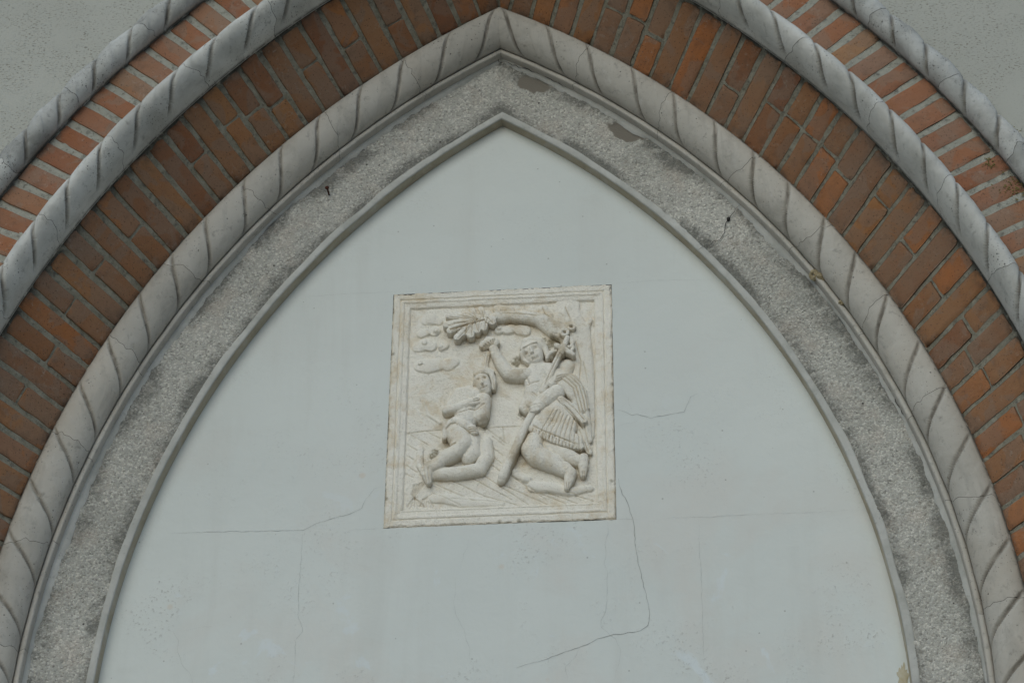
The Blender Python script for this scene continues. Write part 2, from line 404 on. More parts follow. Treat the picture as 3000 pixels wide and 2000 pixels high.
RELIEF = {
 'kneeling_figure': dict(
  caps=[[(-61,72,28,48),(-51,50,23,47)],[(-43,34,13,40),(-48,42,15,42)],[(-79,103,9,30),(-53,113,10,34),(-29,99,9,32),(-21,69,9,30),(-23,46,7,26)],[(-70,38,17,34),(-86,21,26,38)],[(-102,22,45,38),(-111,-62,38,38)],[(-127,36,26,32),(-143,0,21,30)],[(-55,6,26,40),(-60,-53,24,40),(-56,-66,17,28)],[(-133,47,17,22),(-148,11,20,26),(-166,-25,17,34)],[(-170,-28,15,36),(-125,-21,16,42),(-93,-9,14,46)],[(-93,-9,12,46),(-71,0,8,46)],[(-90,-16,9,44),(-66,-14,5,44)],[(-113,-67,35,36),(-129,-88,36,36)],[(-136,-107,39,38),(-120,-148,36,44),(-138,-181,25,44),(-175,-201,24,40),(-212,-231,20,36)],[(-218,-227,20,34),(-227,-256,16,32),(-221,-281,10,26)],[(-85,-126,23,26),(-85,-183,27,30),(-99,-198,23,28)],[(-46,-139,21,18),(-42,-197,23,24),(-64,-240,23,28),(-133,-251,22,28),(-205,-248,22,24)],[(-253,-152,12,7),(-253,-208,12,10),(-237,-247,10,14)],[(-60,71,3,50),(-56,53,5,54)]],
  dent=[(-69,69,4.9,6),(-49,75,4.9,6),(-54,43,4.9,4),(-206,-189,11,12),(-197,-179,5.5,8)],
  line=[(2.5,3.5,[(-63,37),(-52,39),(-42,43)]),(2.5,3,[(-84,-6),(-68,-1)]),(2.5,3,[(-84,-12),(-66,-9)]),(4,4,[(-50,-19),(-71,-36),(-93,-35)]),(3,3,[(-141,-45),(-109,-42),(-93,-35)]),(3,4,[(-235,-246),(-226,-286)]),(3,4,[(-222,-240),(-217,-286)]),(5,6,[(-164,-158),(-154,-164),(-138,-159)]),(3,3,[(-24,80),(-18,41)])],
 ),
 'loincloth': dict(
  caps=[[(-168,-88,15,34),(-143,-73,17,40),(-108,-89,17,42),(-88,-103,15,38)],[(-172,-99,10,30),(-175,-127,9,26)],[(-86,-105,15,42),(-78,-116,12,38)]],
  dent=[],
  line=[(2.5,4,[(-97,-104),(-69,-102)]),(2.5,4,[(-97,-111),(-69,-110)]),(2.5,4,[(-97,-117),(-69,-118)]),(2.5,4,[(-97,-124),(-69,-126)]),(3,4,[(-170,-100),(-155,-85),(-139,-86)]),(3,3,[(-139,-99),(-112,-103),(-96,-116)])],
 ),
 'standing_figure': dict(
  caps=[[(99,183,35,46),(108,158,29,46),(113,144,20,44)],[(69,192,10,30),(77,215,12,34),(102,223,12,36),(127,212,12,34),(142,189,10,30),(148,163,9,28),(161,156,7,26)],[(67,174,9,28),(72,154,8,24),(90,137,7,30)],[(115,130,26,34),(121,90,50,38),(113,45,38,40),(102,-16,34,36)],[(143,97,42,40),(175,80,36,38)],[(88,94,23,38),(50,95,22,34),(26,99,22,32),(-2,145,20,30),(-18,178,16,30),(-24,197,15,30)],[(90,31,12,20),(77,5,10,22),(71,-29,14,28),(83,-40,14,30)],[(209,123,28,26),(201,111,29,26),(196,85,29,26)],[(178,18,29,48),(148,-5,28,48),(124,-31,22,46),(108,-47,17,48)],[(114,-31,7,48),(96,-36,5,46)],[(117,-42,7,48),(98,-46,5,46)],[(120,-52,7,48),(100,-57,5,46)],[(111,-139,30,34),(98,-179,34,42),(116,-204,35,42),(168,-232,31,38),(202,-259,22,34)],[(204,-247,16,34),(220,-272,19,34),(215,-297,16,32),(208,-323,10,28)],[(146,-160,21,22),(199,-195,24,28),(241,-225,21,28)],[(260,-216,15,28),(258,-247,16,28),(257,-278,10,24)],[(97,180,4,52),(101,160,6,55)],[(82,169,5,46),(83,168,5,46)],[(110,185,5,46),(111,185,5,46)],[(73,185,3,44),(88,188,3,49),(103,197,3,49),(116,201,3,46)],[(103,144,4,49),(116,149,4,49)]],
  dent=[(83,163,7.1,5),(111,180,7.1,5),(92,149,3.8,3),(92,203,5.5,0)],
  line=[(2.5,4,[(102,144),(111,148),(119,150)]),(2.5,3,[(102,135),(114,137),(121,142)]),(5,2.5,[(89,47),(108,52),(121,54)]),(4,2.5,[(84,75),(92,50)]),(3,3,[(100,18),(116,4)]),(2.5,4,[(255,-269),(257,-290)]),(2.5,4,[(262,-269),(262,-290)]),(2.5,4,[(207,-309),(209,-332)]),(2.5,4,[(215,-309),(215,-332)])],
 ),
 'tunic': dict(
  caps=[[(121,-91,31,36),(153,-57,35,38),(185,-33,27,38)],[(121,-91,31,36),(163,-125,35,38),(206,-108,37,36),(185,-46,29,38)],[(163,-125,29,38),(211,-145,29,36),(237,-162,23,32)],[(94,-104,15,34),(134,-132,14,36),(174,-158,13,36),(221,-174,13,32),(250,-180,12,28)]],
  dent=[],
  line=[(3.2,3,[(170,-50),(138,-110),(122,-140)]),(3.2,3,[(180,-55),(151,-115),(138,-146)]),(3.2,3,[(191,-61),(165,-120),(153,-152)]),(3.2,3,[(201,-66),(179,-125),(169,-159)]),(3.2,3,[(212,-72),(193,-130),(185,-165)]),(3.2,3,[(223,-77),(206,-135),(201,-171)]),(3.2,3,[(233,-82),(220,-140),(217,-177)]),(3.2,3,[(244,-88),(234,-145),(232,-184)]),(3.2,3,[(254,-93),(247,-150),(248,-190)]),(2.6,4.5,[(104,-115),(102,-138)]),(2.6,4.5,[(115,-121),(112,-143)]),(2.6,4.5,[(125,-126),(123,-149)]),(2.6,4.5,[(136,-132),(133,-154)]),(2.6,4.5,[(146,-137),(143,-160)]),(2.6,4.5,[(156,-143),(153,-165)]),(2.6,4.5,[(166,-148),(164,-171)]),(2.6,4.5,[(177,-154),(174,-176)]),(2.6,4.5,[(187,-159),(184,-182)]),(2.6,4.5,[(197,-165),(194,-187)]),(2.6,4.5,[(207,-170),(205,-193)]),(2.6,4.5,[(218,-176),(215,-198)]),(2.6,4.5,[(228,-181),(225,-204)]),(2.6,4.5,[(238,-187),(235,-209)]),(2.6,4.5,[(248,-192),(246,-214)]),(3,4,[(106,-105),(143,-129),(190,-152),(243,-176)])],
 ),
 'cape': dict(
  caps=[[(162,45,15,46),(191,68,19,48),(223,56,26,44),(247,14,26,38),(264,-41,17,32)],[(175,52,12,44),(207,43,17,46),(236,1,21,40),(257,-47,15,34)],[(193,-15,12,44),(222,-42,17,40),(262,-92,12,36)],[(237,-88,13,18),(255,-137,17,16),(279,-196,9,14)],[(264,-39,15,28),(271,-91,13,20),(276,-150,12,14)]],
  dent=[],
  line=[(3.4,4.2,[(170,33),(197,57),(232,24),(245,-32),(252,-64)]),(3.4,4.2,[(173,44),(207,64),(241,29),(254,-26),(261,-59)]),(3.4,4.2,[(177,54),(217,71),(251,35),(264,-21),(269,-54)]),(3.4,4.2,[(180,65),(226,78),(261,41),(273,-15),(278,-50)]),(3,5,[(202,-37),(228,-66),(257,-108)]),(3,4,[(207,-23),(239,-54),(266,-93)]),(3,4,[(247,-114),(265,-164),(275,-195)]),(3,4,[(263,-103),(273,-152),(281,-183)])],
 ),
 'staff': dict(
  caps=[[(196,175,9,44),(154,65,11,46),(135,21,10,42)],[(108,-44,12,42),(79,-107,13,42),(44,-193,13,38),(10,-273,15,32),(5,-283,13,26)],[(179,188,9,44),(205,170,10,46),(232,151,7,42)],[(195,158,9,46),(214,212,9,46)]],
  dent=[],
  line=[(2.5,4,[(190,154),(165,98),(143,42)]),(3,4,[(98,-97),(64,-181),(33,-252)])],
 ),
 'ribbon': dict(
  caps=[[(216,237,6,38),(214,232,6,38),(210,228,6,38),(205,227,6,38),(199,229,6,38),(195,233,6,38),(194,239,6,38),(195,244,6,38),(199,248,6,38),(205,249,6,38),(210,247,6,38),(214,243,6,38),(216,237,6,38)],[(222,271,5,32),(227,272,5,32),(232,271,5,32),(235,267,5,32),(237,261,5,32),(235,256,5,32),(232,253,5,32),(227,252,5,32),(222,253,5,32),(218,257,5,32)],[(225,215,5,38),(230,208,5,38),(232,199,5,38),(230,190,5,38),(225,184,5,38),(218,182,5,38),(212,184,5,38),(207,191,5,38),(206,200,5,38)],[(148,147,6,36),(159,163,7,40),(176,167,6,40)],[(223,163,7,34),(232,181,7,36),(224,206,6,38)]],
  dent=[],
  line=[],
 ),
 'shell': dict(
  caps=[[(-55,215,16,26),(-22,221,17,28)],[(-63,212,9,24),(-41,233,12,26),(-19,227,10,28)]],
  dent=[(-46,209,12.1,5)],
  line=[(2.2,6,[(-27,205),(-65,202)]),(2.2,6,[(-27,205),(-57,208)]),(2.2,6,[(-27,205),(-50,213)]),(2.2,6,[(-27,205),(-42,219)]),(2.2,6,[(-27,205),(-34,224)]),(2.2,6,[(-27,205),(-27,229)]),(2.2,6,[(-27,205),(-19,235)])],
 ),
 'water_stream': dict(
  caps=[[(-47,189,12,11),(-51,157,10,12),(-55,130,12,14)],[(-81,115,7,22),(-54,125,9,24),(-27,113,7,20)]],
  dent=[],
  line=[(2,4,[(-53,187),(-56,130)]),(2,4,[(-43,187),(-48,129)])],
 ),
 'tree': dict(
  caps=[[(212,359,41,9),(207,312,49,12),(231,257,55,14),(252,166,41,13),(262,63,35,13),(274,-37,23,11),(279,-129,16,9)],[(223,236,35,18),(175,267,34,26),(120,308,24,30),(76,315,21,32),(32,321,20,32),(-15,321,19,30)],[(147,319,23,16),(133,352,15,13)],[(202,331,23,14),(215,351,17,12)],[(269,263,13,10),(286,299,8,9)],[(25,351,17,12),(-14,361,17,10)]],
  dent=[],
  line=[(3,5,[(133,351),(141,324),(163,307)]),(3,5,[(206,350),(216,320),(224,297)]),(3,4,[(239,214),(255,136),(249,60)]),(3,3,[(263,137),(276,60)]),(3,3,[(11,325),(66,319),(115,310)])],
 ),
 'leaf_spray': dict(
  caps=[[(-77,309,9,34),(-124,316,8,36),(-172,325,10,33)],[(-77,309,9,34),(-127,299,11,36),(-176,292,13,33)],[(-77,309,9,34),(-121,288,10,36),(-165,269,12,33)],[(-77,309,9,34),(-110,274,10,36),(-142,241,12,33)],[(-77,309,9,34),(-99,281,9,36),(-121,256,11,33)],[(-89,316,9,34),(-93,281,11,36),(-98,249,13,33)],[(-66,315,9,34),(-71,288,10,36),(-77,264,12,33)],[(-44,314,9,34),(-49,292,9,36),(-55,272,11,33)],[(-44,314,9,34),(-36,303,10,36),(-28,294,12,33)],[(-77,309,9,34),(-113,320,8,36),(-151,343,9,16)],[(-77,309,9,34),(-100,324,8,36),(-124,351,9,16)],[(-83,316,9,34),(-89,330,8,36),(-96,356,9,16)],[(-55,315,9,34),(-61,330,8,36),(-69,358,9,16)],[(-149,288,10,32),(-99,292,15,34),(-55,298,17,34),(-28,312,16,33)],[(-123,324,12,20),(-79,329,14,24),(-46,335,14,22)]],
  dent=[],
  line=[(2,3.6,[(-76,304),(-123,311),(-167,319)]),(2,3.6,[(-76,304),(-126,295),(-172,286)]),(2,3.6,[(-76,304),(-120,283),(-160,263)]),(2,3.6,[(-76,304),(-109,270),(-138,235)]),(2,3.6,[(-76,304),(-98,277),(-116,251)]),(2,3.6,[(-88,311),(-93,277),(-94,243)]),(2,3.6,[(-66,310),(-71,284),(-72,258)]),(2,3.6,[(-44,309),(-49,288),(-51,267)]),(2,3.6,[(-44,309),(-35,298),(-27,288)]),(2,3.6,[(-76,304),(-112,316),(-145,328)]),(2,3.6,[(-76,304),(-99,320),(-118,336)]),(2,3.6,[(-82,311),(-88,326),(-90,341)]),(2,3.6,[(-55,309),(-60,326),(-63,343)]),(4,7,[(-164,272),(-109,285),(-54,302)]),(2.5,4,[(-142,277),(-147,258)]),(2.5,4,[(-109,285),(-114,256)]),(2.5,4,[(-82,290),(-76,264)]),(2.5,4,[(-153,294),(-109,295)]),(2.5,4,[(-54,296),(-38,281)])],
 ),
}
CLOUDS=[[(-247,331,19.7,4),(-230,334,21.9,6),(-206,322,13.2,4)],[(-262,276,14.2,4),(-245,282,13.2,5)],[(-220,284,17.5,5),(-215,287,16.4,5)],[(-271,228,19.7,4),(-247,236,23,6),(-227,228,18.6,5)],[(-250,239,8.8,9),(-249,239,8.8,9)],[(-194,220,11,5),(-183,229,13.2,5)],[(-197,222,6.6,7),(-196,222,6.6,7)],[(-261,156,21.9,4),(-233,154,27.4,6),(-206,156,21.9,5)],[(-171,157,24.1,4),(-154,166,18.6,5)],[(-11,276,13.2,6),(-5,278,14.2,6)],[(17,277,16.4,6),(31,280,16.4,6)],[(58,275,18.6,6),(75,271,19.7,6)],[(-8,279,5.5,9),(-7,279,5.5,9)],[(-261,162,7.7,8),(-261,162,7.7,8)],[(-215,283,6.6,8),(-214,283,6.6,8)]]
MOUNDS=[[(-212,-332,15.3,7),(-165,-334,18.6,8),(-112,-348,18.6,7),(-49,-354,14.2,6),(4,-359,11,5)],[(50,-257,14.2,8),(87,-276,11,10)],[(103,-304,19.7,12),(161,-311,18.6,14),(218,-327,16.4,12),(278,-318,11,8)],[(77,-276,12.1,12),(87,-278,12.1,10)],[(45,-249,11,10),(56,-251,7.7,8)],[(-249,24,4.9,4),(-231,-28,4.9,4),(-192,-61,4.9,4)]]
INCISED=[(3.5,3.5,[(-294,-92),(-235,-87),(-181,-86)]),(3,3,[(-63,-86),(-20,-84),(60,-84)]),(2.8,3.2,[(-294,-92),(-228,-138)]),(2.8,3.2,[(-235,-89),(-191,-116)]),(2.8,3.2,[(-293,-135),(-254,-162)]),(2.8,3.2,[(-294,-175),(-259,-198)]),(2.8,3.2,[(-294,-209),(-260,-235)]),(2.8,3.2,[(-295,-239),(-273,-252)]),(2.8,3.2,[(-47,-85),(18,-144)]),(2.8,3.2,[(-25,-117),(10,-150)]),(2.8,3.2,[(-36,-148),(7,-187)]),(2.8,3.2,[(-36,-178),(5,-217)]),(2.8,3.2,[(-40,-209),(-3,-241)]),(2.8,3.2,[(6,-85),(12,-138)]),(2.8,3.2,[(-203,-280),(-70,-352)]),(2.8,3.2,[(-156,-267),(-49,-329)]),(2.8,3.2,[(-92,-261),(35,-345)]),(2.8,3.2,[(-50,-257),(87,-365)]),(2.8,3.2,[(3,-289),(145,-367)]),(2.8,3.2,[(34,-261),(140,-349)]),(2.8,3.2,[(77,-305),(202,-367)]),(2.8,3.2,[(145,-326),(239,-369)]),(2.8,3.2,[(202,-328),(286,-362)]),(2.8,3.2,[(-213,-309),(-122,-361)]),(2.8,3.2,[(-149,-336),(9,-355)]),(2.8,3.2,[(-49,-329),(67,-370)]),(3,4,[(-230,-270),(-261,-313),(-286,-355)]),(3,4,[(-237,-272),(-264,-313),(-275,-356)]),(3,4,[(-245,-274),(-267,-313),(-264,-356)]),(3,4,[(-252,-276),(-270,-313),(-254,-357)]),(3,4,[(-259,-278),(-273,-313),(-243,-357)]),(3,4,[(-267,-280),(-276,-313),(-233,-358)]),(3,3.5,[(-213,-315),(-239,-332),(-249,-357)]),(3,3.5,[(-215,-320),(-235,-332),(-238,-357)]),(3,3.5,[(-217,-325),(-230,-333),(-228,-358)]),(3,3.5,[(-219,-330),(-226,-333),(-217,-358)]),(3,3.5,[(-221,-334),(-222,-333),(-206,-359)])]

# ------------------------------------------------------------------ ground and stucco wall
g = mesh_obj('ground', [(-300, -300, 0), (300, -300, 0), (300, 300, 0), (-300, 300, 0)], [(0, 1, 2, 3)], M['ground'], smooth=False)
g['kind'] = 'structure'

WALL_Y = -0.42
def build_wall():
    d = 0.85
    ts = np.concatenate([np.linspace(-Z0 / R, -0.1, 8), np.linspace(-0.05, 1, 150)])
    ap = float(t_apex(d))
    half = [arch_xyz(1, d, WALL_Y, t * ap if t > 0 else t) for t in ts]
    inner = [(-p[0], p[1], p[2]) for p in half] + [tuple(p) for p in half[::-1][1:]]
    outer = []
    for x, y, z in inner:                               # matching points on the rectangular edge of the wall
        v = Vector((x, z - (Z0 - 0.5)))
        if z < Z0 - 0.5: outer.append((math.copysign(5.5, x), y, z)); continue
        k = min(5.5 / max(abs(v.x), 1e-6), 6.3 / max(v.y, 1e-6))
        outer.append((v.x * k, y, v.y * k + Z0 - 0.5))
    n = len(inner)
    V, F = [], []
    K = 24
    for i in range(n):
        for j in range(K + 1):
            s = (j / K) ** 1.5
            V.append(tuple(inner[i][c] * (1 - s) + outer[i][c] * s for c in range(3)))
    for i in range(n - 1):
        for j in range(K):
            a = i * (K + 1) + j
            F.append((a, a + 1, a + K + 2, a + K + 1))
    b0 = len(V)                                         # thickness: edge going back 0.9 m
    for i in range(n): V.append((outer[i][0], WALL_Y + 0.9, outer[i][2]))
    for i in range(n - 1): F.append((i * (K + 1) + K, b0 + i, b0 + i + 1, (i + 1) * (K + 1) + K))
    r0 = len(V)
    for i in range(n): V.append((inner[i][0], WALL_Y + 0.07, inner[i][2]))
    for i in range(n - 1): F.append((i * (K + 1), (i + 1) * (K + 1), r0 + i + 1, r0 + i))
    P = np.array(V)
    P[:r0, 1] += 0.0025 * vnoise(P[:r0], 3.0) * (np.abs(P[:r0, 1] - WALL_Y) < 1e-6)
    o = mesh_obj('stucco_wall', P, F, M['stucco'])
    c = [(-5.4, 0.2, 0), (5.4, 0.2, 0), (5.4, 0.46, 0), (-5.4, 0.46, 0)]
    c += [(x, y, 9.9) for x, y, z in c]
    mesh_obj('light_block', c, [(0, 1, 5, 4), (1, 2, 6, 5), (2, 3, 7, 6), (3, 0, 4, 7), (4, 5, 6, 7), (3, 2, 1, 0)], M['dark'], o, False)  # unseen slab added behind the wall to keep skylight from leaking through
    tag(o, 'rough grey stucco facade wall outside the outermost rope moulding', 'wall')
build_wall()

# ------------------------------------------------------------------ tympanum (white painted plaster inside the arch)
TY = 0.04
PCX, PCZ, PHW, PHH = 0.00494, 1.07886 + Z0, 0.3562, 0.4316       # carved panel: centre and half size
ty = thing('tympanum_wall', 'smooth white painted plaster wall filling the pointed arch', 'wall', (0, TY, 0))
gap = 0.0009
xs = sorted(set(list(np.linspace(-1.5, PCX - PHW - gap, 24)) + list(np.linspace(PCX - PHW - gap, PCX + PHW + gap, 14)) + list(np.linspace(PCX + PHW + gap, 1.5, 24))))
zs = sorted(set([0.0, 1.5, 3.0] + list(np.linspace(3.8, PCZ - PHH - gap, 14)) + list(np.linspace(PCZ - PHH - gap, PCZ + PHH + gap, 16)) + list(np.linspace(PCZ + PHH + gap, Z0 + 2.4, 22))))
X, Zg = np.meshgrid(xs, zs, indexing='ij')
P = np.stack([X, np.full_like(X, TY), Zg], -1)
P[..., 1] += 0.0015 * vnoise(P, 4.0)
F = grid_faces(len(xs), len(zs), True)
cen = P.reshape(-1, 3)[F].mean(1)
hole = (np.abs(cen[:, 0] - PCX) < PHW) & (np.abs(cen[:, 2] - PCZ) < PHH)
mesh_obj('plaster', P.reshape(-1, 3), F[~hole], M['plaster'], ty)
b = 0.12
mesh_obj('backing', [(-1.5, TY + b, 0), (1.5, TY + b, 0), (1.5, TY + b, Z0 + 2.4), (-1.5, TY + b, Z0 + 2.4)], [(0, 1, 2, 3)], M['dark'], ty, False)

def ribbon(name, pts, w, yfun, mat, parent, seed, jag=1.0):
    """a crack: a thin uneven dark line following pts (x, z) on the surface y = yfun(x, z)"""
    r = random.Random(seed)
    P = [Vector(p) for p in pts]
    fine = []
    for a, c in zip(P[:-1], P[1:]):
        n = max(1, int((c - a).length / 0.012))
        for k in range(n):
            q = a.lerp(c, k / n)
            if fine: q += Vector((r.uniform(-1, 1), r.uniform(-1, 1))) * 0.0016 * jag
            fine.append(q)
    fine.append(P[-1])
    V, F = [], []
    n = len(fine)
    for i, q in enumerate(fine):
        t = (fine[min(i + 1, n - 1)] - fine[max(i - 1, 0)]).normalized()
        s = Vector((-t.y, t.x)) * w * 0.00042 * r.uniform(0.45, 1.15) * min(1, 0.35 + 3 * min(i, n - 1 - i) / n)
        for u in (-1, 1):
            x, z = q + s * u
            V.append((x, yfun(x, z), z + Z0))
    for i in range(n - 1): F.append((2 * i, 2 * i + 1, 2 * i + 3, 2 * i + 2))
    return mesh_obj(name, V, F, mat, parent, False)

for i, (w, pts) in enumerate(TYMPANUM_CRACKS):
    ribbon('hairline_crack', pts, w if w > 1.4 else w * 0.8 if w > 1.25 else w * 0.55, lambda x, z: TY + 0.0015 * float(vnoise(np.array([x, TY, z + Z0]), 4.0)) - 0.0012, M['crack'], ty, i)

# ------------------------------------------------------------------ pebble-dash band with its lip
band = thing('pebble_dash_band', 'grey pebble-dash arch band framing the white tympanum', 'arch band', (0, 0, 0))
lip = sweep('lip', [(-0.001, 0.046), (0.0, 0.020), (0.0005, 0.003)], M['reveal'], band, 0.015, wob=0.002, wscale=25)

def lip_band():
    """narrow smooth border with a hand-trowelled, slightly uneven edge"""
    V, F, base = [], [], 0
    prof_d = np.array([0.0003, 0.0012, 0.003, 0.010, 0.0205, 0.0235, 0.026]); prof_y = np.array([0.004, -0.0012, -0.0022, -0.0026, -0.0028, -0.0018, 0.004])
    ts = np.concatenate([np.linspace(-1.6, -0.12, 6), np.linspace(-0.11, 1, 500)])
    for side in (-1, 1):
        tt = np.where(ts[:, None] > 0, ts[:, None] * t_apex(prof_d)[None, :], ts[:, None])
        P = arch_xyz(side, prof_d[None, :], prof_y[None, :], tt)
        wv = vnoise(np.stack([tt * 3, tt * 0 + side * 5, tt * 0], -1), 6.0) * 0.003
        P = arch_xyz(side, prof_d[None, :] + wv * np.array([0.25, 0.25, 0.3, 0.5, 1, 1.2, 1.2]), prof_y[None, :], tt)
        P[..., 1] += 0.0012 * vnoise(P, 22)
        V.append(P.reshape(-1, 3)); F.append(grid_faces(len(ts), 7, side > 0) + base); base += P.size // 3
    mesh_obj('smooth_border', np.concatenate(V), np.concatenate(F), M['strip'], band)
lip_band()

def band_y(d): return np.interp(d, [0.0, 0.03, 0.18, 0.215], [0.0, 0.0, -0.016, -0.022])
PATCHES = [(0.105, 2.322, 0.062, 0.030, -0.50), (0.425, 2.092, 0.075, 0.034, -0.45)]      # where the pebbles have fallen off
def pebble():
    V, F, A, B, base = [], [], [], [], 0
    ds = np.linspace(0.022, 0.200, 46)
    ts = np.concatenate([np.linspace(-1.6, -0.12, 6), np.linspace(-0.118, 1, 760)])
    for side in (-1, 1):
        tt = np.where(ts[:, None] > 0, ts[:, None] * t_apex(ds)[None, :], ts[:, None])
        P = arch_xyz(side, ds[None, :], band_y(ds)[None, :], tt)
        bare = np.zeros(tt.shape)
        for (x, z, a, c, rot) in PATCHES:
            dx, dz = P[..., 0] - x, P[..., 2] - Z0 - z
            u = dx * math.cos(rot) + dz * math.sin(rot); v = -dx * math.sin(rot) + dz * math.cos(rot)
            q = np.sqrt((u / a) ** 2 + (v / c) ** 2) + 0.35 * vnoise(P, 35) + 0.2 * vnoise(P, 90)
            bare = np.maximum(bare, np.clip((1.0 - q) * 7, 0, 1))
        gr = 0.0019 * vnoise(P, 120) + 0.0014 * vnoise(P, 240) + 0.002 * vnoise(P, 40) + 0.003 * vnoise(P, 7)
        P[..., 1] += np.where(bare > 0, 0.004 * bare, 0) + gr * (1 - 0.8 * bare)
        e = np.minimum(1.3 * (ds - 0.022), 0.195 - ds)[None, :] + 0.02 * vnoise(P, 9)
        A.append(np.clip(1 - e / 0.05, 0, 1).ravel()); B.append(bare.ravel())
        V.append(P.reshape(-1, 3)); F.append(grid_faces(len(ts), len(ds), side > 0) + base); base += P.size // 3
    mesh_obj('pebble_coat', np.concatenate(V), np.concatenate(F), M['pebble'], band, True, dict(grime=np.concatenate(A), bare=np.concatenate(B)))
pebble()

def outer_border():
    """smooth grey render feathered over the pebbles, under the rope moulding"""
    V, F, base = [], [], 0
    k = np.array([0, 0.3, 0.65, 1.0])
    ts = np.concatenate([np.linspace(-1.6, -0.12, 6), np.linspace(-0.11, 1, 600)])
    for side in (-1, 1):
        wv = vnoise(np.stack([ts * 2, ts * 0 + side * 7, ts * 0], -1), 6.0) * 0.009 + vnoise(np.stack([ts * 2, ts * 0 + side * 9, ts * 0], -1), 50.0) * 0.004
        d = (0.194 + wv[:, None]) * (1 - k[None, :]) + 0.214 * k[None, :]
        tt = np.where(ts[:, None] > 0, ts[:, None] * t_apex(d), ts[:, None])
        P = arch_xyz(side, d, band_y(d) - np.array([-0.002, 0.005, 0.006, 0.006])[None, :], tt)
        P[..., 1] += 0.0012 * vnoise(P, 25)
        V.append(P.reshape(-1, 3)); F.append(grid_faces(len(ts), 4, side > 0) + base); base += P.size // 3
    mesh_obj('smooth_border', np.concatenate(V), np.concatenate(F), M['strip'], band)
outer_border()

def on_band(x, z):
    d = math.hypot(abs(x) + E, z) - R
    return float(band_y(d)) - (0.0105 if d > 0.165 else 0.0072)
for i, (w, pts) in enumerate(BAND_CRACKS):
    ribbon('crack', pts, w * 0.95, on_band, M['dark'], band, 40 + i, 2.2)

